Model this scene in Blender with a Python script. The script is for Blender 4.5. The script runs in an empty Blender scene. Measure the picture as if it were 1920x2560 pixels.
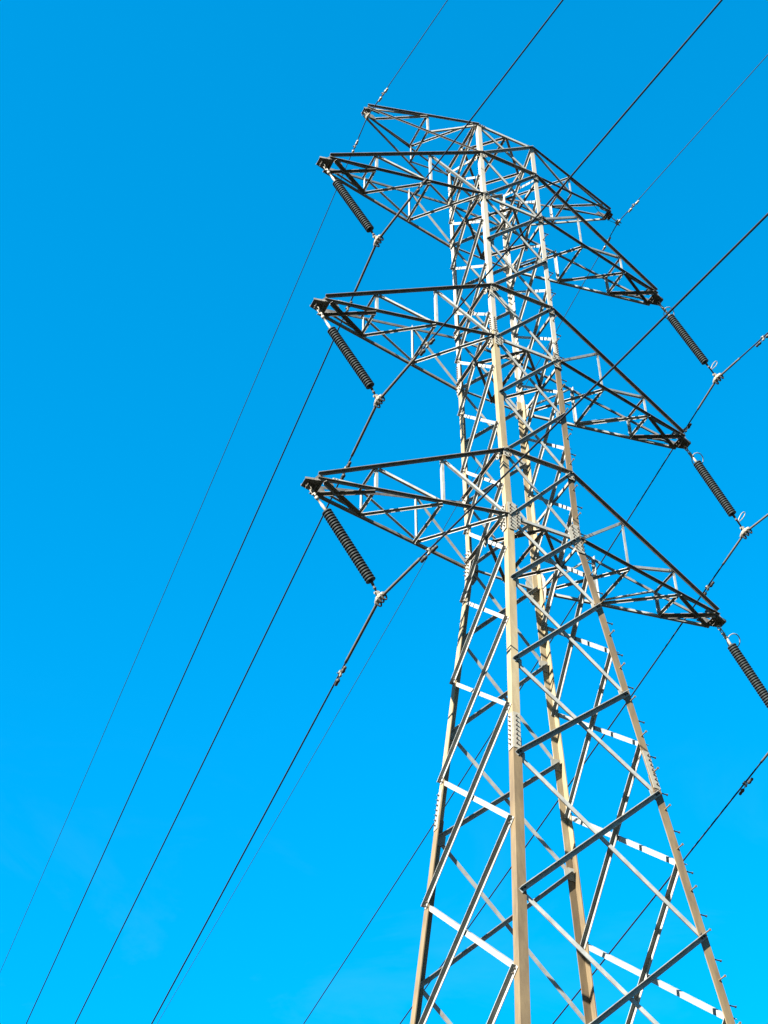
import bpy, math, random
from mathutils import Vector, Matrix

random.seed(7)
sc = bpy.context.scene
col = sc.collection
V = Vector

# ------------------------------------------------------------------ camera, sky, sun, exposure
S = 0.85                                   # metres per drawing unit (1 unit = half the cage width)
CAM_H = 1.6
Z0 = 24.417929 * S + CAM_H                 # height of the waist of the tower above the ground


def W(p):
    return V((p[0] * S, p[1] * S, p[2] * S + Z0))


cam = bpy.data.cameras.new('camera')
cam_o = bpy.data.objects.new('camera', cam)
col.objects.link(cam_o)
sc.camera = cam_o
right = V((0.900862, -0.434098, 0.002663))
down = V((0.304622, 0.627773, -0.716315))
fwd = V((0.309279, 0.646112, 0.697772))
m = Matrix((right, -down, -fwd)).transposed().to_4x4()
m.translation = W((-14.459542, -22.449521, -24.417929))
cam_o.matrix_world = m
cam.sensor_fit = 'VERTICAL'
cam.sensor_height = 36.0
cam.lens = 3752.11 / 2560.0 * 36.0
cam.clip_start = 0.1
cam.clip_end = 6000

TRAVEL = V((1.0, 0.41, -0.62)).normalized()            # direction the sunlight travels
SUN_EL = math.asin(-TRAVEL.z)
SUN_ROT = math.atan2(-TRAVEL.x, -TRAVEL.y)

world = bpy.data.worlds.new('World')
sc.world = world
world.use_nodes = True
wn = world.node_tree.nodes
wl = world.node_tree.links
wn.clear()
w_out = wn.new('ShaderNodeOutputWorld')
w_bg = wn.new('ShaderNodeBackground')
w_sky = wn.new('ShaderNodeTexSky')
w_sky.sky_type = 'NISHITA'
w_sky.sun_disc = False
w_sky.sun_elevation = SUN_EL
w_sky.sun_rotation = SUN_ROT
w_sky.altitude = 100
w_sky.air_density = 1.0
w_sky.dust_density = 0.0
w_sky.ozone_density = 3.0
w_hs = wn.new('ShaderNodeHueSaturation')               # the vivid, saturated blue of the day
w_hs.inputs['Saturation'].default_value = 1.6
w_hs.inputs['Hue'].default_value = 0.5045
wl.new(w_sky.outputs[0], w_hs.inputs['Color'])
w_gm = wn.new('ShaderNodeGamma')
w_gm.inputs['Gamma'].default_value = 0.70
wl.new(w_hs.outputs[0], w_gm.inputs['Color'])
# faint high wisps of cirrus towards the horizon
w_tc = wn.new('ShaderNodeTexCoord')
w_mp = wn.new('ShaderNodeMapping')
w_mp.inputs['Scale'].default_value = (1.0, 1.0, 2.2)
w_no = wn.new('ShaderNodeTexNoise')
w_no.inputs['Scale'].default_value = 5.5
w_no.inputs['Detail'].default_value = 7
w_no.inputs['Roughness'].default_value = 0.62
w_no.inputs['Distortion'].default_value = 0.6
wl.new(w_tc.outputs['Generated'], w_mp.inputs['Vector'])
wl.new(w_mp.outputs[0], w_no.inputs['Vector'])
w_rp = wn.new('ShaderNodeMapRange')
w_rp.inputs['From Min'].default_value = 0.54
w_rp.inputs['From Max'].default_value = 0.74
w_rp.inputs['To Max'].default_value = 0.035
wl.new(w_no.outputs['Fac'], w_rp.inputs['Value'])
w_sx = wn.new('ShaderNodeSeparateXYZ')
wl.new(w_tc.outputs['Generated'], w_sx.inputs[0])
w_el = wn.new('ShaderNodeMapRange')
w_el.interpolation_type = 'SMOOTHSTEP'
w_el.inputs['From Min'].default_value = 0.40
w_el.inputs['From Max'].default_value = 0.62
w_el.inputs['To Min'].default_value = 1.0
w_el.inputs['To Max'].default_value = 0.0
wl.new(w_sx.outputs['Z'], w_el.inputs['Value'])
w_mu = wn.new('ShaderNodeMath')
w_mu.operation = 'MULTIPLY'
wl.new(w_rp.outputs[0], w_mu.inputs[0])
wl.new(w_el.outputs[0], w_mu.inputs[1])
w_mx = wn.new('ShaderNodeMixRGB')
w_mx.inputs['Color2'].default_value = (1.3, 1.55, 1.8, 1)
wl.new(w_mu.outputs[0], w_mx.inputs['Fac'])
wl.new(w_gm.outputs[0], w_mx.inputs['Color1'])
wl.new(w_mx.outputs[0], w_bg.inputs['Color'])
w_bg.inputs['Strength'].default_value = 0.05
wl.new(w_bg.outputs[0], w_out.inputs[0])

sun = bpy.data.lights.new('sun', 'SUN')
sun.energy = 5.0
sun.angle = math.radians(0.5)
sun.color = (1.0, 0.95, 0.86)
sun_o = bpy.data.objects.new('sun', sun)
sun_o.rotation_euler = TRAVEL.to_track_quat('-Z', 'Y').to_euler()
sun_o.location = (-60, -30, 80)
col.objects.link(sun_o)

sc.view_settings.view_transform = 'Standard'
sc.view_settings.look = 'None'
sc.view_settings.gamma = 1.0
sc.view_settings.use_curve_mapping = False
sc.view_settings.exposure = 3.34


# ------------------------------------------------------------------ materials
def steel(name, base, dirt, rough=0.55, metal=0.0, scale=9.0, vary=0.10, spec=0.2, streak=None):
    mt = bpy.data.materials.new(name)
    mt.use_nodes = True
    n, l = mt.node_tree.nodes, mt.node_tree.links
    b = n['Principled BSDF']
    tc = n.new('ShaderNodeTexCoord')
    mp = n.new('ShaderNodeMapping')
    if streak:
        mp.inputs['Scale'].default_value = (1, 1, streak)
    l.new(tc.outputs['Object'], mp.inputs['Vector'])
    no = n.new('ShaderNodeTexNoise')
    no.inputs['Scale'].default_value = scale
    no.inputs['Detail'].default_value = 5
    no.inputs['Roughness'].default_value = 0.65
    l.new(mp.outputs[0], no.inputs['Vector'])
    rp = n.new('ShaderNodeValToRGB')
    rp.color_ramp.elements[0].position = 0.30
    rp.color_ramp.elements[1].position = 0.62
    rp.color_ramp.elements[0].color = (*dirt, 1)
    rp.color_ramp.elements[1].color = (*base, 1)
    l.new(no.outputs['Fac'], rp.inputs[0])
    oi = n.new('ShaderNodeObjectInfo')
    mr = n.new('ShaderNodeMapRange')
    mr.inputs['To Min'].default_value = 1.0 - vary
    mr.inputs['To Max'].default_value = 1.0 + vary
    l.new(oi.outputs['Random'], mr.inputs['Value'])
    mx = n.new('ShaderNodeVectorMath')
    mx.operation = 'SCALE'
    l.new(rp.outputs[0], mx.inputs[0])
    l.new(mr.outputs[0], mx.inputs['Scale'])
    l.new(mx.outputs[0], b.inputs['Base Color'])
    b.inputs['Metallic'].default_value = metal
    b.inputs['Specular IOR Level'].default_value = spec
    rr = n.new('ShaderNodeMapRange')
    rr.inputs['To Min'].default_value = min(1, rough + 0.12)
    rr.inputs['To Max'].default_value = max(0, rough - 0.1)
    l.new(no.outputs['Fac'], rr.inputs['Value'])
    l.new(rr.outputs[0], b.inputs['Roughness'])
    bp = n.new('ShaderNodeBump')
    bp.inputs['Strength'].default_value = 0.12
    bp.inputs['Distance'].default_value = 0.004
    n2 = n.new('ShaderNodeTexNoise')
    n2.inputs['Scale'].default_value = scale * 9
    l.new(tc.outputs['Object'], n2.inputs['Vector'])
    l.new(n2.outputs['Fac'], bp.inputs['Height'])
    l.new(bp.outputs[0], b.inputs['Normal'])
    return mt


GALV = steel('galvanised_bracing', (0.1343, 0.1389, 0.1297), (0.0885, 0.0865, 0.0786), vary=0.14, scale=5)
GALV_OLD = steel('weathered_galvanised', (0.1018, 0.0940, 0.0807), (0.0527, 0.0421, 0.0330), vary=0.18, scale=6)
CHORD = steel('weathered_chord', (0.0663, 0.0640, 0.0577), (0.0351, 0.0289, 0.0242), vary=0.15, scale=6)
LEG_NEW = steel('pale_leg', (0.1677, 0.1583, 0.1342), (0.1287, 0.1154, 0.0920), scale=4, streak=0.25, vary=0.04)
LEG_TAN = steel('tan_leg', (0.1342, 0.1076, 0.0624), (0.0874, 0.0655, 0.0367), scale=4.5, streak=0.2, vary=0.05)
LEG_BROWN = steel('brown_leg', (0.0749, 0.0546, 0.0289), (0.0406, 0.0281, 0.0156), scale=4.5, streak=0.2, vary=0.05)
PLATE = steel('gusset_steel', (0.1201, 0.1147, 0.0952), (0.0928, 0.0842, 0.0655), scale=7)
RUST = steel('rusted_plate', (0.0546, 0.0296, 0.0140), (0.0874, 0.0741, 0.0546), scale=5)
POLY = steel('grey_silicone', (0.0071, 0.0094, 0.0094), (0.0041, 0.0056, 0.0056), rough=0.65, scale=4, vary=0.1, spec=0.08)
FITTING = steel('cast_fitting', (0.1310, 0.1201, 0.0983), (0.0928, 0.0819, 0.0655), rough=0.45)
ALU = steel('weathered_aluminium', (0.0085, 0.0095, 0.0125), (0.0058, 0.0065, 0.0085), rough=0.7, scale=3, vary=0.08, spec=0.05)
ARMOR = steel('armor_rod_aluminium', (0.0429, 0.0367, 0.0312), (0.0281, 0.0242, 0.0211), rough=0.65, scale=3, vary=0.08, spec=0.1)
EARTH = steel('earth_wire_steel', (0.0130, 0.0150, 0.0190), (0.0085, 0.0100, 0.0125), rough=0.7, scale=3, spec=0.06)
DAMP = steel('damper_iron', (0.0281, 0.0250, 0.0218), (0.0156, 0.0140, 0.0125), rough=0.6, scale=20, spec=0.12)
BOLT = steel('bolt_steel', (0.0468, 0.0390, 0.0312), (0.0273, 0.0203, 0.0156), rough=0.6, scale=20)
CONC = steel('concrete', (0.30, 0.29, 0.27), (0.22, 0.21, 0.19), rough=0.9, scale=3)
GROUND_DARK = steel('darkened_ground', (0.010, 0.013, 0.006), (0.008, 0.008, 0.005), rough=0.95, scale=0.6, vary=0)  # unseen ground, darkened so less light bounces onto the steel undersides


# ------------------------------------------------------------------ mesh helper
class MB:
    """Collects shapes in drawing units and links them as one mesh object."""

    def __init__(self):
        self.v = []
        self.f = []
        self.dark = []

    def prism(self, P, Q, secP, secQ=None):
        secQ = secQ or secP
        n = len(secP)
        i = len(self.v)
        self.v += [P + s for s in secP] + [Q + s for s in secQ]
        ax = Q - P
        nrm = V((0, 0, 0))
        for k in range(n):
            nrm += secP[k].cross(secP[(k + 1) % n])
        flip = nrm.dot(ax) < 0
        fs = [list(range(i, i + n))[::-1], list(range(i + n, i + 2 * n))]
        for k in range(n):
            k2 = (k + 1) % n
            fs.append([i + k, i + k2, i + n + k2, i + n + k])
        if flip:
            fs = [f[::-1] for f in fs]
        self.f += fs

    def angle(self, P, Q, a, b, wa, wb, t):
        ax = (Q - P).normalized()
        a = (a - ax * a.dot(ax)).normalized()
        b = b - ax * b.dot(ax)
        b = (b - a * b.dot(a)).normalized()
        sec = [V((0, 0, 0)), a * wa, a * wa + b * t, a * t + b * t, a * t + b * wb, b * wb]
        self.prism(P, Q, sec)

    def box(self, c, u, v, n, du, dv, dn):
        u, v, n = u.normalized(), v.normalized(), n.normalized()
        sec = [u * du / 2 + v * dv / 2, -u * du / 2 + v * dv / 2, -u * du / 2 - v * dv / 2, u * du / 2 - v * dv / 2]
        self.prism(c - n * dn / 2, c + n * dn / 2, sec)

    def poly(self, pts, n, t):
        self.prism(pts[0] * 0, pts[0] * 0 + n * t, pts)

    def cyl(self, P, Q, r, k=6, r2=None):
        ax = (Q - P).normalized()
        a = ax.orthogonal().normalized()
        b = ax.cross(a)
        r2 = r if r2 is None else r2
        s1 = [(a * math.cos(2 * math.pi * i / k) + b * math.sin(2 * math.pi * i / k)) * r for i in range(k)]
        s2 = [p * (r2 / r) for p in s1]
        self.prism(P, Q, s1, s2)

    def tube(self, pts, rad, k=8, close=False):
        n = len(pts)
        i0 = len(self.v)
        prev = None
        for j in range(n):
            if close:
                t = (pts[(j + 1) % n] - pts[j - 1]).normalized()
            else:
                t = (pts[min(j + 1, n - 1)] - pts[max(j - 1, 0)]).normalized()
            if prev is None:
                a = t.orthogonal().normalized()
            else:
                a = (prev - t * prev.dot(t)).normalized()
            prev = a
            b = t.cross(a)
            r = rad[j] if isinstance(rad, (list, tuple)) else rad
            for q in range(k):
                an = 2 * math.pi * q / k
                self.v.append(pts[j] + (a * math.cos(an) + b * math.sin(an)) * r)
        for j in range(n if close else n - 1):
            A = i0 + j * k
            B = i0 + ((j + 1) % n) * k
            for q in range(k):
                q2 = (q + 1) % k
                self.f.append([A + q, A + q2, B + q2, B + q])
        if not close:
            self.f.append([i0 + q for q in range(k)][::-1])
            self.f.append([i0 + (n - 1) * k + q for q in range(k)])

    def lathe(self, P, ax, prof, k=20):
        ax = ax.normalized()
        a = ax.orthogonal().normalized()
        b = ax.cross(a)
        i0 = len(self.v)
        for (h, r) in prof:
            for q in range(k):
                an = 2 * math.pi * q / k
                self.v.append(P + ax * h + (a * math.cos(an) + b * math.sin(an)) * r)
        for j in range(len(prof) - 1):
            for q in range(k):
                q2 = (q + 1) % k
                A, B = i0 + j * k, i0 + (j + 1) * k
                self.f.append([A + q, A + q2, B + q2, B + q])
        self.f.append([i0 + q for q in range(k)][::-1])
        self.f.append([i0 + (len(prof) - 1) * k + q for q in range(k)])

    def bolt(self, p, n, r=0.017, h=0.04):
        f0 = len(self.f)
        self.cyl(p - n * 0.006, p + n * h * 0.45, r * 1.25, 6)
        self.cyl(p + n * h * 0.45, p + n * h, r * 0.7, 6)
        self.dark += range(f0, len(self.f))

    def build(self, name, mat, parent=None, smooth=False, local=None):
        me = bpy.data.meshes.new(name)
        if local is None:
            me.from_pydata([W(p) for p in self.v], [], self.f)
        else:
            me.from_pydata([(p - local) * S for p in self.v], [], self.f)
        me.materials.append(mat)
        if self.dark:
            me.materials.append(BOLT)
            for q in self.dark:
                me.polygons[q].material_index = 1
        if smooth:
            me.polygons.foreach_set('use_smooth', [True] * len(me.polygons))
        me.update()
        o = bpy.data.objects.new(name, me)
        col.objects.link(o)
        if parent:
            o.parent = parent
        if local is not None:
            o.location = W(local)
        return o


def tag(o, label, cat, group=None, kind=None):
    if label:
        o['label'] = label
    if cat:
        o['category'] = cat
    if group:
        o['group'] = group
    if kind:
        o['kind'] = kind
    return o


def empty(name, loc=(0, 0, 0)):
    o = bpy.data.objects.new(name, None)
    o.location = loc
    o.empty_display_size = 0.5
    col.objects.link(o)
    return o


# ------------------------------------------------------------------ ground
gm = MB()
g = 2600.0 / S
zg = -Z0 / S
gm.v = [V((-g, -g, zg)), V((g, -g, zg)), V((g, g, zg)), V((-g, g, zg))]
gm.f = [[0, 1, 2, 3]]
tag(gm.build('ground', GROUND_DARK), None, None, kind='structure')

# ------------------------------------------------------------------ tower frame
ZL = dict(top=16.99, U1=15.38, s1=14.20, Lo1=13.14, s2=11.91, m1=10.96, s3=9.78, U2=8.77, s4=7.60,
          Lo2=6.56, s5=5.41, m2=4.38, s6=3.24, U3=2.21, s7=1.06, Lo3=0.0, s8=-1.13, n1=-2.18,
          s9=-3.48, n2=-4.75, s10=-6.05, n3=-7.35, s11=-8.96, n4=-10.59, s12=-12.19,
          n5=-14.2, s13=-16.2, n6=-18.2, s14=-20.3, n7=-22.4, s15=-24.2)
ZBASE = zg + 0.15
ZTOP = ZL['top']
SLOPE = 0.09766
SG = {'F': (-1, -1), 'R': (1, -1), 'L': (-1, 1), 'B': (1, 1)}


def wid(z):
    return 1 + 0.0116 * z / ZTOP if z >= 0 else 1 - SLOPE * z


def leg(L, z):
    if isinstance(z, str):
        z = ZL[z]
    w = wid(z)
    return V((SG[L][0] * w, SG[L][1] * w, z))


T = empty('transmission_tower')
tag(T, 'steel lattice pylon with eight tapering crossarms and four angle-iron legs', 'pylon')


def fnormal(face, z):
    """Outward normal of a face of the body at height z."""
    h = {'FR': V((0, -1, 0)), 'LB': V((0, 1, 0)), 'LF': V((-1, 0, 0)), 'BR': V((1, 0, 0))}[face]
    t = SLOPE if z < -0.01 else 0.0
    return (h + V((0, 0, t))).normalized()


# legs : three sections each, the upper one paler
TLEG = 0.022
SECT = [(ZTOP + 0.02, 6.92, 0.135, LEG_NEW, 'pale upper leg section'),
        (6.92, -0.05, 0.16, LEG_TAN, 'cream tan middle leg section'),
        (-0.05, -6.9, 0.175, LEG_TAN, 'tan leg section below the waist'),
        (-6.9, ZBASE, 0.19, LEG_BROWN, 'brown weathered lower leg section')]


def leg_w(z):
    for a, b, w, mt, lb in SECT:
        if z >= b:
            return w
    return 0.19


for L, (sx, sy) in SG.items():
    for (za, zb, w, mt, lb) in SECT:
        b = MB()
        P, Q = leg(L, zb + 0.002), leg(L, za - 0.002)
        zm = (za + zb) / 2
        ax = (Q - P).normalized()
        a_dir = V((-sx, 0, 0))
        b_dir = V((0, -sy, 0))
        b.angle(P, Q, a_dir, b_dir, w, w, TLEG)
        o = b.build('leg_section', LEG_BROWN if (L == 'R' and za < 7) else mt, T)
        o['label'] = lb
    # concrete footing
    b = MB()
    c = leg(L, ZBASE)
    b.prism(c + V((0, 0, -0.6)), c + V((0, 0, 0.05)), [V((.5, .5, 0)), V((-.5, .5, 0)), V((-.5, -.5, 0)), V((.5, -.5, 0))],
            [V((.36, .36, 0)), V((-.36, .36, 0)), V((-.36, -.36, 0)), V((.36, -.36, 0))])
    b.build('concrete_footing', CONC, T)


# face members
def node(L, z, face, inset=None):
    """Bolt point on the leg flange that lies in the face."""
    z = ZL[z] if isinstance(z, str) else z
    p = leg(L, z)
    g = leg_w(z) * 0.5 if inset is None else inset
    if face in ('FR', 'LB'):
        p.x -= SG[L][0] * g
    else:
        p.y -= SG[L][1] * g
    return p


def face_member(P, Q, face, outer, w, t=0.013, mat=None, name='diagonal_brace', shelf_top=True, over=0.05, wb=None, bolts=2):
    zm = (P.z + Q.z) / 2
    n = fnormal(face, zm)
    ax = (Q - P).normalized()
    P = P - ax * over
    Q = Q + ax * over
    up = n.cross(ax)
    if up.z < 0:
        up = -up
    if outer:
        base, bd = n * 0.002, n
    else:
        base, bd = -n * (TLEG + 0.002), -n
    a = up
    off = -up * w / 2
    if shelf_top:
        a = -up
        off = up * w / 2
    b = MB()
    b.angle(P + base + off, Q + base + off, a, bd, w, wb or w, t)
    fn = n if outer else n
    for k in range(bolts):
        for E_, s_ in ((P, 1), (Q, -1)):
            c = E_ + ax * s_ * (0.05 + 0.085 * k)
            hgt = t + 0.002 if outer else 0.001
            b.bolt(c + n * hgt, n)
    return b.build(name, mat or GALV, T)


FACES = {'FR': ('F', 'R'), 'BR': ('R', 'B'), 'LB': ('B', 'L'), 'LF': ('L', 'F')}   # (left, right) seen from outside
LEV_A = ['top', 'U1', 'Lo1', 'm1', 'U2', 'Lo2', 'm2', 'U3', 'Lo3', 'n1', 'n2', 'n3', 'n4', 'n5', 'n6', 'n7']
LEV_B = ['s1', 's2', 's3', 's4', 's5', 's6', 's7', 's8', 's9', 's10', 's11', 's12', 's13', 's14', 's15']


def bw(z):
    return 0.078 if z > 0 else (0.09 if z > -6 else 0.098)


def xpanel(face, hi, lo):
    l, r = FACES[face]
    zm = (ZL[hi] + ZL[lo]) / 2
    w = bw(zm)
    # rising to the right: outside, shelf outward at its lower edge; falling to the right: inside
    face_member(node(l, lo, face), node(r, hi, face), face, True, w)
    face_member(node(l, hi, face), node(r, lo, face), face, False, w)


for face in ('FR', 'LB'):
    for hi, lo in zip(LEV_A, LEV_A[1:]):
        xpanel(face, hi, lo)
for face in ('LF', 'BR'):
    l, r = FACES[face]
    xpanel(face, 'top', 'U1')
    mid = (leg(l, 'U1') + leg(r, 'U1')) / 2
    n = fnormal(face, 5)
    face_member(node(l, 's1', face), mid, face, True, 0.07, over=0.02)
    face_member(mid, node(r, 's1', face), face, False, 0.07, over=0.02)
    for hi, lo in zip(LEV_B, LEV_B[1:]):
        xpanel(face, hi, lo)

# horizontal struts and the plan bracing inside them
for lv in ('top', 'U1', 'Lo1', 'U2', 'Lo2', 'U3', 'Lo3'):
    for face, (l, r) in FACES.items():
        inward = lv[0] == 'L' and face in ('FR', 'LB')
        P, Q = node(l, lv, face, 0.06), node(r, lv, face, 0.06)
        n = fnormal(face, 5)
        up = V((0, 0, 1))
        w = 0.085
        b = MB()
        top_in = lv == 'top' and face in ('FR', 'LB')
        base = n * 0.020
        if inward or top_in:
            b.angle(P + base - up * w / 2, Q + base - up * w / 2, up, -n, w, w * 0.7, 0.013)
        else:
            b.angle(P + base + up * w / 2, Q + base + up * w / 2, -up, n, w, w, 0.013)
        ax = (Q - P).normalized()
        for E_, s_ in ((P, 1), (Q, -1)):
            for k in range(3):
                b.bolt(E_ + base + n * (0.0 if (inward or top_in) else 0.014) + ax * s_ * (0.02 + 0.07 * k), n)
        b.build('horizontal_strut', GALV if (inward or top_in) else GALV_OLD, T)
    if lv[0] == 'U':
        continue
    M = {}
    for face, (l, r) in FACES.items():
        M[face] = (leg(l, lv) + leg(r, lv)) / 2 - fnormal(face, 5) * 0.03 + V((0, 0, -0.03))
    for k, (f1, f2) in enumerate((('LF', 'FR'), ('FR', 'BR'), ('BR', 'LB'), ('LB', 'LF'), ('FR', 'LB'))):
        P, Q = M[f1].copy(), M[f2].copy()
        dz = -0.016 * k
        P.z += dz
        Q.z += dz
        side = (Q - P).cross(V((0, 0, 1))).normalized()
        if side.dot(V((-0.5, -1, 0))) < 0:
            side = -side
        b = MB()
        b.angle(P, Q, side, V((0, 0, -1)), 0.07, 0.07, 0.012)
        b.build('plan_brace', GALV_OLD, T)
    for face in ('LF', 'BR'):
        n = fnormal(face, 5)
        c = M[face] + n * 0.032 + V((0, 0, -0.01))
        u = n.cross(V((0, 0, 1)))
        b = MB()
        d1 = (u * 0.35 + V((0, 0, 1))).normalized()
        d2 = n.cross(d1)
        b.box(c + n * 0.052, d1, d2, n, 0.34, 0.11, 0.012)
        for k in (-0.13, -0.06, 0.06, 0.13):
            b.bolt(c + n * 0.058 + d1 * k, n, 0.017, 0.035)
        o = b.build('gusset_plate', RUST if (face == 'LF' and lv == 'Lo1') else PLATE, T)


# gusset and splice plates on the legs
def leg_plate(L, z, face, h, wdt, out, name='gusset_plate', mat=None, taper=0.5, rows=4, cols=2, inside=False, bl=0.05):
    p = leg(L, z)
    n = fnormal(face, z)
    l, r = FACES[face]
    other = r if L == l else l
    u = (leg(other, z) - p).normalized()
    up = (leg(L, z + 0.5) - leg(L, z - 0.5)).normalized()
    e = 0.004
    base = p + n * out
    if inside:
        base = p - n * (TLEG + 0.016)
    pts = [base + u * e + up * h / 2, base + u * e - up * h / 2, base + u * (wdt * 0.62) - up * h / 2,
           base + u * wdt - up * h / 2 * taper, base + u * wdt + up * h / 2 * taper, base + u * (wdt * 0.62) + up * h / 2]
    b = MB()
    i = len(b.v)
    t = 0.013
    k = len(pts)
    b.v += pts + [q + n * t for q in pts]
    cr = (pts[1] - pts[0]).cross(pts[2] - pts[1]).dot(n)
    f = [list(range(i, i + k)), list(range(i + k, i + 2 * k))[::-1]]
    for q in range(k):
        q2 = (q + 1) % k
        f.append([i + q, i + k + q, i + k + q2, i + q2])
    if cr > 0:
        f = [x[::-1] for x in f]
    b.f += f
    for rr in range(rows):
        for cc in range(cols):
            y = (rr + 0.5) / rows - 0.5
            x = (0.18 + 0.5 * (cc / max(1, cols - 1))) * wdt if cols > 1 else 0.42 * wdt
            side = n
            b.bolt(base + u * x + up * y * h * 0.9 + n * t, side, 0.016, bl)
    return b.build(name, mat or PLATE, T)


for L in SG:
    for face in FACES:
        if L not in FACES[face]:
            continue
        fr = face in ('FR', 'LB')
        # waist plates
        leg_plate(L, -0.02, face, 0.92 if fr else 0.86, 0.33 if fr else 0.27, 0.0345, rows=7, cols=2, taper=0.42, bl=0.06)
        leg_plate(L, 6.50, face, 0.50, 0.26, 0.0345, rows=4, cols=2, bl=0.05)
        leg_plate(L, 13.10, face, 0.34, 0.23, 0.0345, rows=3, cols=2)
        for lv in ('U1', 'U2', 'U3'):
            leg_plate(L, ZL[lv] - 0.06, face, 0.30, 0.24, 0.0345, rows=2, cols=2)
        # splices
        leg_plate(L, 7.15, face, 0.58, 0.12, 0.001, 'splice_plate', LEG_NEW, taper=1.0, rows=6, cols=1)
        leg_plate(L, -6.75, face, 0.95, 0.165, 0.001, 'splice_plate', PLATE, taper=1.0, rows=7, cols=1, bl=0.055)
        # node plates
        if fr:
            for lv in ('m1', 'm2', 'n1', 'n2', 'n3'):
                leg_plate(L, ZL[lv] - 0.02, face, 0.30, 0.27, 0, inside=True, rows=2, cols=2, bl=0.02, taper=0.6)
        elif L in ('F', 'L'):
            for lv in ('s1', 's3', 's5', 's6', 's7', 's8'):
                leg_plate(L, ZL[lv] - 0.02, face, 0.26, 0.19, 0, inside=True, rows=2, cols=1, bl=0.02, taper=0.6)

# step bolts up the right-hand leg
z = ZBASE + 2.6
k = 0
while z < 12.6:
    p = leg('R', z)
    b = MB()
    if k % 2 == 0:
        q = p + V((-0.05, -0.001, 0))
        d_ = V((0, -1, 0))
    else:
        q = p + V((0.001, 0.05, 0))
        d_ = V((1, 0, 0))
    b.cyl(q, q + d_ * 0.17, 0.013, 8)
    b.cyl(q + d_ * 0.17, q + d_ * 0.186, 0.024, 8)
    b.cyl(q, q + d_ * 0.02, 0.024, 6)
    b.build('step_bolt', LEG_BROWN if k % 2 == 0 else DAMP, T)
    z += 0.47 + random.uniform(-0.02, 0.02)
    k += 1


# ------------------------------------------------------------------ crossarms
def arm_member(parent, name, P, Q, a, bdir, w, wb, mat, t=0.011, bolts=True):
    b = MB()
    b.angle(P, Q, a, bdir, w, wb, t)
    if bolts:
        ax = (Q - P).normalized()
        aa = (a - ax * a.dot(ax)).normalized()
        bb = bdir - ax * bdir.dot(ax)
        bb = (bb - aa * bb.dot(aa)).normalized()
        for E_, s_ in ((P, 1), (Q, -1)):
            for k in range(2):
                b.bolt(E_ + ax * s_ * (0.05 + 0.07 * k) + aa * w * 0.5, -bb, 0.014, 0.03)
    return b.build(name, mat, parent)


def lerp(a, b, t):
    return a + (b - a) * t


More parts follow.
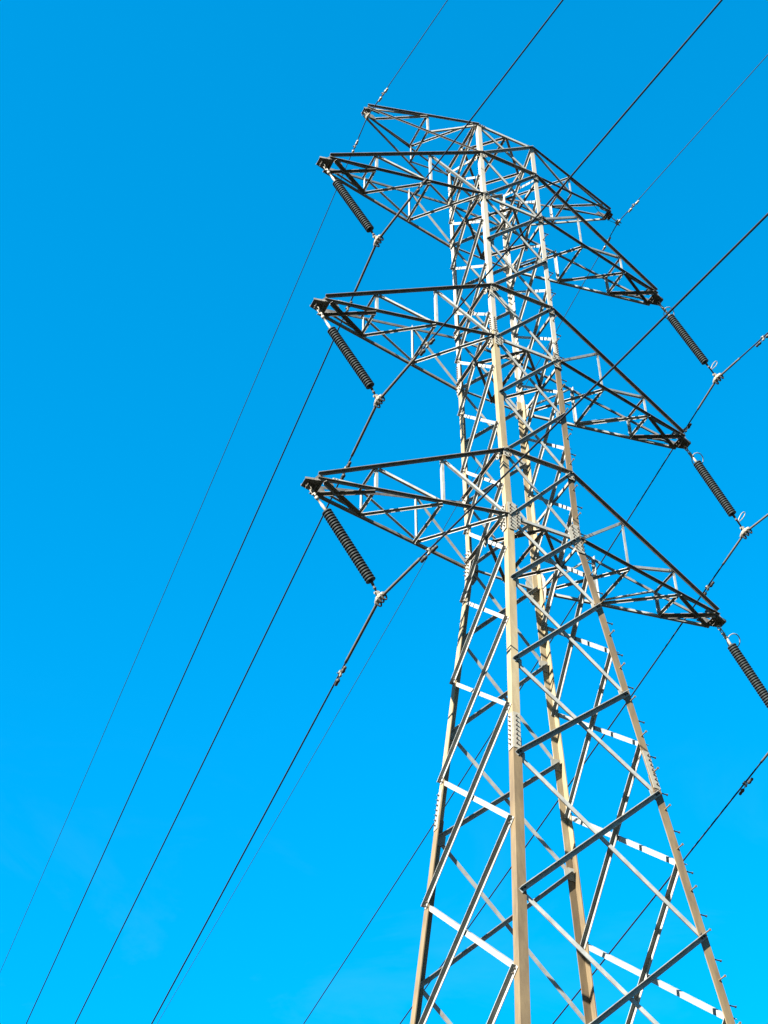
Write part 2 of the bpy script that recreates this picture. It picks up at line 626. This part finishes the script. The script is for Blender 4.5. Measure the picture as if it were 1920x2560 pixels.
def crossarm(side, zu, zl, ax_tip, lab, earth=False):
    sx = -1 if side == 'l' else 1
    near, far = ('F', 'L') if side == 'l' else ('R', 'B')
    xt = ax_tip - 0.03
    ztip = zl - 0.09
    ty = 0.19
    if earth:
        ztip = zu - 0.20
        ty = 0.12
    UP = V((0, 0, 1))
    X = V((sx, 0, 0))
    # tip bracket
    pb = MB()
    L_in, L_out = xt - 0.14, ax_tip + (0.25 if not earth else 0.08)
    hw_i, hw_o = ty + 0.03, (0.125 if not earth else 0.10)
    zt = ztip
    corner = [V((sx * L_in, -hw_i, zt)), V((sx * L_out, -hw_o, zt)), V((sx * L_out, hw_o, zt)), V((sx * L_in, hw_i, zt))]
    pb.prism(V((0, 0, -0.012)), V((0, 0, 0.0)), corner)
    for yy, s_ in ((-1, 1), (1, 1)):
        a_ = V((sx * L_in, yy * hw_i, zt))
        c_ = V((sx * L_out, yy * hw_o, zt))
        d_ = (c_ - a_)
        nn = V((-d_.y, d_.x, 0)).normalized() * 0.012
        pb.prism(a_ - UP * 0.005, c_ - UP * 0.005, [V((0, 0, 0)), nn, nn + UP * 0.06, UP * 0.06])
    # side cheeks that tie the chord ends to the bracket
    for yy in (-1, 1):
        y0 = yy * (ty - 0.004)
        x1, x2, x3 = xt - 0.42, xt - 0.02, xt + (0.10 if not earth else 0.04)
        zz = zt - (0.0 if not earth else 0.0)
        sec = [V((sx * x1, 0, zz + 0.01)), V((sx * x3, 0, zz + 0.01)), V((sx * x2, 0, zz + 0.20)), V((sx * (x1 + 0.12), 0, zz + 0.20))]
        pb.prism(V((0, y0, 0)), V((0, y0 - yy * 0.012, 0)), sec)
    # ribs and lug under the bracket
    for xx in (L_in + 0.12, L_out - 0.10):
        pb.box(V((sx * xx, 0, zt - 0.05)), V((0, 1, 0)), UP, X, 0.16, 0.085, 0.014)
    pb.box(V((sx * (L_out - 0.12), 0, zt - 0.05)), X, UP, V((0, 1, 0)), 0.09, 0.10, 0.02)
    for xx in (L_in + 0.05, L_in + 0.2):
        for yy in (-0.12, -0.05, 0.06, 0.13):
            pb.bolt(V((sx * xx, yy, zt - 0.011)), -UP, 0.015, 0.045)
    A = pb.build('earthwire_arm' if earth else 'crossarm', CHORD, T)
    A['label'] = lab
    fr = (0.46,) if earth else (0.345, 0.70)
    C = {}
    for key, Lg, sy in (('n', near, -1), ('f', far, 1)):
        oy = V((0, sy * 0.012, 0))
        root_t, root_b = leg(Lg, zu), leg(Lg, zl)
        tip_t = V((sx * (xt), sy * ty, ztip + (0.17 if not earth else 0.14)))
        tip_b = V((sx * (xt), sy * ty, ztip + 0.02))
        if earth:
            tip_t = V((sx * xt, sy * ty, zu - 0.03))
            tip_b = V((sx * xt, sy * ty, zu - 0.17))
        C[key + 't'] = (root_t, tip_t)
        C[key + 'b'] = (root_b, tip_b)
        out = V((0, sy, 0))
        cw = 0.080 if not earth else 0.060
        # chords: an upright flange in the face of the arm and a shelf turned outward
        hf = V((0, 0, cw / 2))
        cb = cw * 0.84
        arm_member(A, 'chord', root_t - X * 0.05 + oy + hf, tip_t + oy + hf, out, -UP, cw, cw, CHORD, 0.013)
        if sy < 0:
            arm_member(A, 'chord', root_b - X * 0.05 + oy + hf, tip_b + oy + hf, out, -UP, cb, cb, CHORD, 0.013)
        else:
            arm_member(A, 'chord', root_b - X * 0.05 + oy - hf, tip_b + oy - hf, out, UP, cb, cb, GALV if sx > 0 else GALV_OLD, 0.013)

        def at(k, f):
            r, t_ = C[key + k]
            return lerp(r, t_, f)
        ins = V((0, -sy * 0.004, 0.02))
        ww = 0.066 if not earth else 0.055
        pts_t = [at('t', f) for f in fr]
        pts_b = [at('b', f) for f in fr]
        for pt, pbm in zip(pts_t, pts_b):
            # upright: its flange across the arm faces the tip side
            arm_member(A, 'upright', pbm + ins, pt + ins, V((0, -sy, 0)), X * -1, ww * 1.15, ww, GALV)
        # diagonals : from the tower's lower node up and outward
        seq_b = [root_b] + pts_b
        seq_t = pts_t + [tip_t]
        if earth:
            seq_b, seq_t = pts_b, [root_t]
            arm_member(A, 'diagonal', seq_b[0] + ins, seq_t[0] + ins - V((0, 0, 0.06)), UP, V((0, -sy, 0)), ww, ww, GALV)
            arm_member(A, 'diagonal', tip_b + ins + (pts_t[0] - tip_b) * 0.06, pts_t[0] + ins, UP, V((0, -sy, 0)), ww * .8, ww * .8, GALV)
        else:
            for j, (pb_, pt_) in enumerate(zip(seq_b, seq_t)):
                d_ = (pt_ - pb_).normalized()
                arm_member(A, 'diagonal', pb_ + ins + d_ * 0.06, pt_ + ins - d_ * (0.08 if j < 2 else 0.35) - UP * 0.03, UP, V((0, -sy, 0)), ww, ww, GALV)

    def pt(key, f):
        r, t_ = C[key]
        return lerp(r, t_, f)

    def plan(P, Q, w, mat, up=False):
        sd = (Q - P).cross(UP).normalized()
        if sd.dot(V((-0.4, -1, 0))) < 0:
            sd = -sd
        z_ = V((0, 0, -0.016))
        arm_member(A, 'plan_brace', P + z_, Q + z_, sd, V((0, 0, -1)), w, w * 0.9, mat, 0.011, False)

    n_, f_ = ('n', 'f') if side == 'l' else ('f', 'n')      # the bracing turns with the tower, not mirrored
    if earth:
        f1 = fr[0]
        plan(pt('nt', f1), pt('ft', f1), 0.055, GALV_OLD)
        plan(pt('nb', f1), pt('fb', f1), 0.055, GALV_OLD)
        plan(pt(f_ + 't', f1) - UP * .012, pt(n_ + 't', 0.04) - UP * .012, 0.06, GALV)
        plan(pt(n_ + 't', f1) - UP * .02, pt(f_ + 't', 0.90) - UP * .02, 0.06, GALV)
    else:
        f2, f1 = fr
        plan(pt('nb', f1), pt('fb', f1), 0.07, GALV)
        plan(pt('nb', f2), pt('fb', f2), 0.066, GALV)
        plan(pt(f_ + 'b', f1) - UP * .012, pt(n_ + 'b', f2) - UP * .012, 0.066, GALV)
        plan(pt(f_ + 'b', f2) - UP * .012, pt(n_ + 'b', 0.01) - UP * .012, 0.066, GALV)
        plan(pt('nb', 0.97) - UP * .02, pt('fb', f1) - UP * .02, 0.10, CHORD)
        plan(pt('fb', 0.97) - UP * .034, pt('nb', f1) - UP * .034, 0.08, CHORD)
        plan(pt('nt', f1), pt('ft', f1), 0.055, GALV_OLD)
    return A


ARMX = (4.416, 5.622, 5.553, 5.513)
for side, sn in (('l', 'left'), ('r', 'right')):
    crossarm(side, ZL['top'], ZL['U1'], ARMX[0], 'short topmost %s arm carrying the thin earth wire' % sn, earth=True)
    for i, nm in ((1, 'upper'), (2, 'middle'), (3, 'lower')):
        crossarm(side, ZL['U%d' % i], ZL['Lo%d' % i], ARMX[i], '%s %s crossarm of triangular lattice' % (nm, sn))

# ------------------------------------------------------------------ insulator strings
SH = {'L1': (V((-5.29, 0, 12.36)), V((-4.17, 0, 10.71))), 'L2': (V((-5.24, 0, 5.71)), V((-4.10, 0, 4.05))),
      'L3': (V((-5.165, 0, -0.75)), V((-4.02, 0, -2.43))), 'R1': (V((6.10, 0, 12.50)), V((7.13, 0, 10.80))),
      'R2': (V((5.97, 0, 5.88)), V((6.87, 0, 4.24))), 'R3': (V((5.87, 0, -0.72)), V((6.78, 0, -2.35)))}
ATT = {'L1': V((-5.69, 0, 12.95)), 'L2': V((-5.64, 0, 6.34)), 'L3': V((-5.60, 0, -0.20)),
       'R1': V((5.76, 0, 12.95)), 'R2': V((5.68, 0, 6.33)), 'R3': V((5.59, 0, -0.24))}
CL = {'L1': V((-3.940, 0, 10.335)), 'L2': V((-3.877, 0, 3.621)), 'L3': V((-3.806, 0, -2.852)),
      'R1': V((7.468, 0, 10.233)), 'R2': V((7.176, 0, 3.683)), 'R3': V((7.079, 0, -2.905)),
      'EL': V((-4.32, 0, 16.60)), 'ER': V((4.73, 0, 16.634))}
FAR = {'EL': (0.06057, -0.10624, 0.000345), 'L1': (0.06058, -0.14264, 0.000416), 'L2': (0.0587, -0.13816, 0.000405),
       'L3': (0.05923, -0.13876, 0.000403), 'ER': (0.05936, -0.10359, 0.000295), 'R1': (0.06084, -0.1449, 0.000401),
       'R2': (0.06079, -0.14527, 0.000397), 'R3': (0.06123, -0.14851, 0.000407)}
NEAR = {'EL': (0.09004, -0.04649, 0.000304), 'L1': (0.09217, -0.07496, 0.000311), 'L2': (0.09147, -0.07223, 0.000319),
        'L3': (0.09206, -0.07504, 0.000324), 'ER': (0.09139, -0.04902, 0.000305), 'R1': (0.09308, -0.08152, 0.000312),
        'R2': (0.09355, -0.08709, 0.000312), 'R3': (0.0930, -0.0860, 0.000312)}


def wire_pt(w, s):
    """Point of a wire at horizontal distance s from its clamp (s>0: far span, s<0: near span)."""
    az, sl, k = FAR[w] if s >= 0 else NEAR[w]
    sg = 1 if s >= 0 else -1
    q = abs(s)
    return CL[w] + V((q * math.sin(az), sg * q * math.cos(az), sl * q + k * q * q))


def wire_dir(w, s):
    e = 0.01 if s >= 0 else -0.01
    return (wire_pt(w, s + e) - wire_pt(w, s)).normalized() * (1 if s >= 0 else -1)


shed_me = None


def insulator(w, label, group):
    global shed_me
    left = w[0] == 'L'
    A, Cc = ATT[w], CL[w]
    P1, P2 = SH[w]
    ax = (P1 - A).normalized()                 # top link
    top_l = (P1 - A).length
    bx = (P2 - P1).normalized()                # the ribbed part
    shed_l = (P2 - P1).length
    cx = (Cc - P2).normalized()                # bottom link down to the clamp
    bot_l = (Cc - P2).length
    root = empty('insulator_string', W(A))
    tag(root, label, 'insulator', group)

    def part(b, name, mat, smooth=False):
        o = b.build(name, mat, None, smooth)
        o.parent = root
        o.matrix_parent_inverse = Matrix.Translation(-W(A))
        return o
    Y = V((0, 1, 0))
    sd = ax.cross(Y).normalized()
    # shackle and link at the top
    b = MB()
    loop = []
    for k in range(14):
        an = 2 * math.pi * k / 14
        loop.append(A + ax * (0.02 + 0.075 * math.cos(an)) + Y * 0.045 * math.sin(an))
    b.tube(loop, 0.014, 6, True)
    loop = []
    for k in range(14):
        an = 2 * math.pi * k / 14
        loop.append(A + ax * (0.13 + 0.075 * math.cos(an)) + sd * 0.04 * math.sin(an))
    b.tube(loop, 0.014, 6, True)
    part(b, 'shackle', FITTING, True)
    b = MB()
    b.box(A + ax * 0.235, Y, sd, ax, 0.075, 0.03, 0.11)
    b.cyl(A + ax * 0.2 - sd * 0.06, A + ax * 0.2 + sd * 0.06, 0.02, 8)
    b.lathe(A, ax, [(0.27, 0.02), (0.28, 0.042), (0.345, 0.046), (0.36, 0.028), (top_l - 0.2, 0.026), (top_l - 0.19, 0.034),
                    (top_l - 0.02, 0.034), (top_l + 0.01, 0.03)], 12)
    part(b, 'top_fitting', FITTING, True)
    # core and sheds
    b = MB()
    b.cyl(P1 - bx * 0.01, P2 + bx * 0.01, 0.055, 12)
    part(b, 'core_rod', POLY, True)
    n = 28
    pitch = shed_l / n
    if shed_me is None:
        sb = MB()
        sb.lathe(V((0, 0, 0)), V((0, 0, -1)), [(-0.034, 0.06), (-0.022, 0.098), (-0.010, 0.114), (0.004, 0.120), (0.028, 0.122), (0.036, 0.116), (0.036, 0.09), (0.030, 0.06)], 28)
        shed_me = bpy.data.meshes.new('shed')
        shed_me.from_pydata([p * S for p in sb.v], [], sb.f)
        shed_me.materials.append(POLY)
        shed_me.polygons.foreach_set('use_smooth', [True] * len(shed_me.polygons))
        shed_me.update()
    q = bx.to_track_quat('-Z', 'Y')
    for k in range(n):
        o = bpy.data.objects.new('shed', shed_me)
        col.objects.link(o)
        o.parent = root
        o.location = (P1 - A + bx * pitch * (k + 0.45)) * S
        o.rotation_mode = 'QUATERNION'
        o.rotation_quaternion = q
        o.scale = (1, 1, 0.9)
    # bottom fitting
    b = MB()
    b.lathe(P2, cx, [(-0.01, 0.034), (0.11, 0.034), (0.12, 0.022), (0.17, 0.022), (0.18, 0.036), (0.21, 0.036), (0.22, 0.022), (bot_l - 0.16, 0.022)], 12)
    part(b, 'bottom_fitting', DAMP, True)
    ax = cx
    # suspension clamp : keeper with hanger straps, saddle and U-bolts
    tdir = (wire_dir(w, 0.2) * 0.5 + wire_dir(w, -0.2) * 0.5).normalized()
    lat = tdir.cross(ax).normalized()
    b = MB()
    b.box(Cc - ax * 0.105, lat, tdir, ax, 0.07, 0.08, 0.15)
    b.cyl(Cc - ax * 0.16 - lat * 0.07, Cc - ax * 0.16 + lat * 0.07, 0.026, 8)
    prof = [(-0.19, 0.045), (-0.15, 0.060), (-0.06, 0.078), (0.06, 0.078), (0.15, 0.060), (0.19, 0.045)]
    pts, rad = [], []
    for s_, r_ in prof:
        c = (wire_pt(w, s_) if abs(s_) > 0.01 else Cc)
        pts.append(c - ax * 0.022)
        rad.append(r_)
    b.tube(pts, rad, 10)
    part(b, 'suspension_clamp', FITTING, False)
    b = MB()
    for s_ in (-0.15, -0.03, 0.10):
        c = wire_pt(w, s_)
        u = []
        for k in range(9):
            an = math.pi * k / 8
            u.append(c + lat * 0.058 * math.cos(an) + ax * (0.03 + 0.095 * math.sin(an)))
        u = [u[0] - ax * 0.05] + u + [u[-1] - ax * 0.05]
        b.tube(u, 0.021, 6)
    part(b, 'u_bolt', DAMP, False)
    if not left:
        # racquet rings on the right-hand strings
        view = V((0.25, -0.75, -0.6)).normalized()
        e1 = view.orthogonal().normalized()
        e2 = view.cross(e1)
        e1 = V((0.93, 0.1, 0.25))
        e1 = (e1 - view * e1.dot(view)).normalized()
        e2 = view.cross(e1)
        off = {'R1': 0.10, 'R2': 0.16, 'R3': 0.22}[w]
        c = lerp(A, P1, 0.72) + e1 * off
        pts = []
        for k in range(26):
            an = math.radians(200 + 318 * k / 25)
            pts.append(c + e1 * 0.225 * math.cos(an) + e2 * 0.185 * math.sin(an))
        pts = [lerp(A, P1, 0.55)] + pts
        b = MB()
        b.tube(pts, 0.013, 6)
        part(b, 'grading_ring', FITTING, True)
        c0 = Cc - ax * 0.36
        dr = V((0.45, -0.35, 0.82)).normalized()
        wv = V((0.8, 0.1, -0.3))
        wv = (wv - dr * wv.dot(dr)).normalized()
        pts = []
        for k in range(21):
            t_ = k / 20
            an = 2 * math.pi * t_
            pts.append(c0 + dr * (0.20 - 0.20 * math.cos(an)) + wv * 0.065 * math.sin(an) * (0.45 + 0.55 * (0.5 - 0.5 * math.cos(an))))
        b = MB()
        b.tube(pts, 0.013, 6)
        part(b, 'arcing_loop', FITTING, True)
    return root


POS = {'1': 'upper', '2': 'middle', '3': 'lower'}
for w in ('L1', 'L2', 'L3', 'R1', 'R2', 'R3'):
    sd = 'left' if w[0] == 'L' else 'right'
    extra = {'L1': 'dark ribbed insulator hanging aslant from the upper left crossarm',
             'L2': 'dark ribbed insulator hanging aslant from the middle left crossarm',
             'L3': 'dark ribbed insulator hanging aslant from the lower left crossarm',
             'R1': 'ribbed insulator with wire ring hanging from the upper right crossarm',
             'R2': 'ribbed insulator with wire ring hanging from the middle right crossarm',
             'R3': 'ribbed insulator with wire ring under the lower right crossarm, cut by the frame'}[w]
    insulator(w, extra, 'insulators hanging from the crossarms')

# ------------------------------------------------------------------ conductors and earth wires
FAR_S = [0.0, 0.05, 0.12, 0.2] + [0.5 * (1.13 ** k) for k in range(1, 49)]
FAR_S = [s for s in FAR_S if s < 210]
NEAR_S = [-s for s in FAR_S]


def wire(w, name, label, cat, group, r, mat):
    pts = [wire_pt(w, s) for s in reversed(NEAR_S)][::1]
    pts = [wire_pt(w, s) for s in sorted(NEAR_S)][:-1] + [wire_pt(w, s) for s in FAR_S]
    b = MB()
    b.tube(pts, r, 8)
    o = b.build(name, mat, None, True)
    return tag(o, label, cat, group)


for w in ('L1', 'L2', 'L3', 'R1', 'R2', 'R3'):
    sd = 'left' if w[0] == 'L' else 'right'
    o = wire(w, 'conductor', 'dark overhead conductor clamped under the %s %s insulator' % (POS[w[1]], sd), 'power line',
             'conductors running past the pylon', 0.0205, ALU)
    b = MB()
    e1, e2 = {'L1': (-1.75, 1.75), 'L2': (-1.75, 1.8), 'L3': (-1.66, 2.05), 'R1': (-1.0, 1.2), 'R2': (-1.2, 1.2), 'R3': (-1.2, 1.2)}[w]
    ss = [e1 + (e2 - e1) * k / 24 for k in range(25)]
    ss = sorted(set(ss + [0.0]))
    rr = 0.034 if w[0] == 'L' else 0.030
    b.tube([wire_pt(w, s) for s in ss], rr, 10)
    b.build('armor_rod', ARMOR, o, True)

for w, lab in (('EL', 'thin earth wire passing the topmost left arm'), ('ER', 'thin earth wire passing the topmost right arm')):
    o = wire(w, 'earth_wire', lab, 'wire', 'thin earth wires at the top of the pylon', 0.0115, EARTH)
    A = V(((-4.47 if w == 'EL' else 4.47), 0, 16.78))
    c = CL[w]
    ax = (c - A).normalized()
    b = MB()
    b.tube([A + V((0, 0, 0.05)), lerp(A, c, 0.3), lerp(A, c, 0.75)], 0.017, 6)
    b.box(c - ax * 0.03, V((0, 1, 0)), ax.cross(V((0, 1, 0))), ax, 0.16, 0.05, 0.09)
    b.tube([wire_pt(w, s) for s in (-0.14, -0.07, 0.0, 0.07, 0.14)], [0.02, 0.035, 0.045, 0.035, 0.02], 8)
    b.bolt(c + ax * 0.03 + V((0, 0.05, 0)), ax, 0.02, 0.08)
    b.bolt(c + ax * 0.03 - V((0, 0.05, 0)), ax, 0.02, 0.08)
    b.build('clamp', FITTING, o)
    b = MB()
    b.tube([wire_pt(w, s) for s in (-0.8, -0.6, -0.4, -0.2, 0.0, 0.2, 0.4, 0.6, 0.75)], 0.015, 8)
    b.build('armor_rod', EARTH, o, True)
    if w == 'ER':
        p0, p2 = V((3.55, -0.25, 16.86)), c + V((-0.04, 0.03, -0.02))
        pts = []
        for k in range(15):
            t_ = k / 14
            p = lerp(p0, p2, t_)
            p.z -= 0.42 * math.sin(math.pi * t_) ** 0.9 * (1 - 0.4 * t_)
            pts.append(p)
        b = MB()
        b.tube(pts, 0.008, 6)
        b.build('bonding_lead', EARTH, o, True)


# ------------------------------------------------------------------ vibration dampers
def damper(w, s, size, label, drop=0.10):
    p = wire_pt(w, s)
    t = wire_dir(w, s)
    dn = V((0, 0, -1))
    dn = (dn - t * dn.dot(t)).normalized()
    lat = t.cross(dn)
    root = empty('vibration_damper', W(p))
    tag(root, label, 'damper', 'vibration dampers clipped under the wires')

    def part(b, name, mat, smooth=False):
        o = b.build(name, mat, None, smooth)
        o.parent = root
        o.matrix_parent_inverse = Matrix.Translation(-W(p))
        return o
    k = size
    c = p + dn * drop * k
    b = MB()
    b.box(p + dn * drop * k * 0.45, t, lat, dn, 0.055 * k, 0.05 * k, drop * k * 1.5)
    b.tube([p - t * 0.035 * k, p + t * 0.035 * k], 0.045 * k, 10)
    b.bolt(p + dn * drop * 0.4 * k + lat * 0.025 * k, lat, 0.02 * k, 0.06 * k)
    part(b, 'clamp', FITTING)
    b = MB()
    pts = [c + t * (x * k) + dn * 0.018 * k * (abs(x) / 0.26) ** 2 for x in (-0.26, -0.13, 0, 0.13, 0.26)]
    b.tube(pts, 0.011 * k, 6)
    part(b, 'messenger_cable', DAMP)
    for sg_ in (-1, 1):
        e = c + t * (0.14 * k * sg_) + dn * 0.008 * k
        b = MB()
        b.lathe(e, (t * sg_ + dn * 0.06), [(-0.02 * k, 0.034 * k), (0.0, 0.046 * k), (0.05 * k, 0.048 * k), (0.06 * k, 0.036 * k), (0.15 * k, 0.040 * k),
                                            (0.17 * k, 0.032 * k), (0.18 * k, 0.012 * k)], 12)
        part(b, 'weight', FITTING if w[0] == 'E' else DAMP, True)


for w in ('L1', 'L2', 'L3', 'R1', 'R2', 'R3'):
    sd = 'left' if w[0] == 'L' else 'right'
    nm = POS[w[1]]
    sn, sf = {'L1': (-2.3, 2.3), 'L2': (-2.28, 2.215), 'L3': (-2.02, 2.375), 'R1': (-2.015, 1.975), 'R2': (-2.1, 2.065), 'R3': (-2.1, 1.98)}[w]
    if w not in ('R2', 'R3'):
        damper(w, sn, 1.0, 'damper on the %s %s conductor, overhead side of its insulator clamp' % (nm, sd))
    damper(w, sf, 1.0, 'damper on the %s %s conductor, far side of its insulator clamp' % (nm, sd))
for w, sd, sn, sf in (('EL', 'left', -0.935, 1.08), ('ER', 'right', -0.82, 0.80)):
    damper(w, sn, 0.85, 'pale damper on the %s earth wire above its arm tip' % sd, 0.07)
    damper(w, sf, 0.85, 'pale damper on the %s earth wire below its arm tip' % sd, 0.07)

bpy.context.view_layer.update()
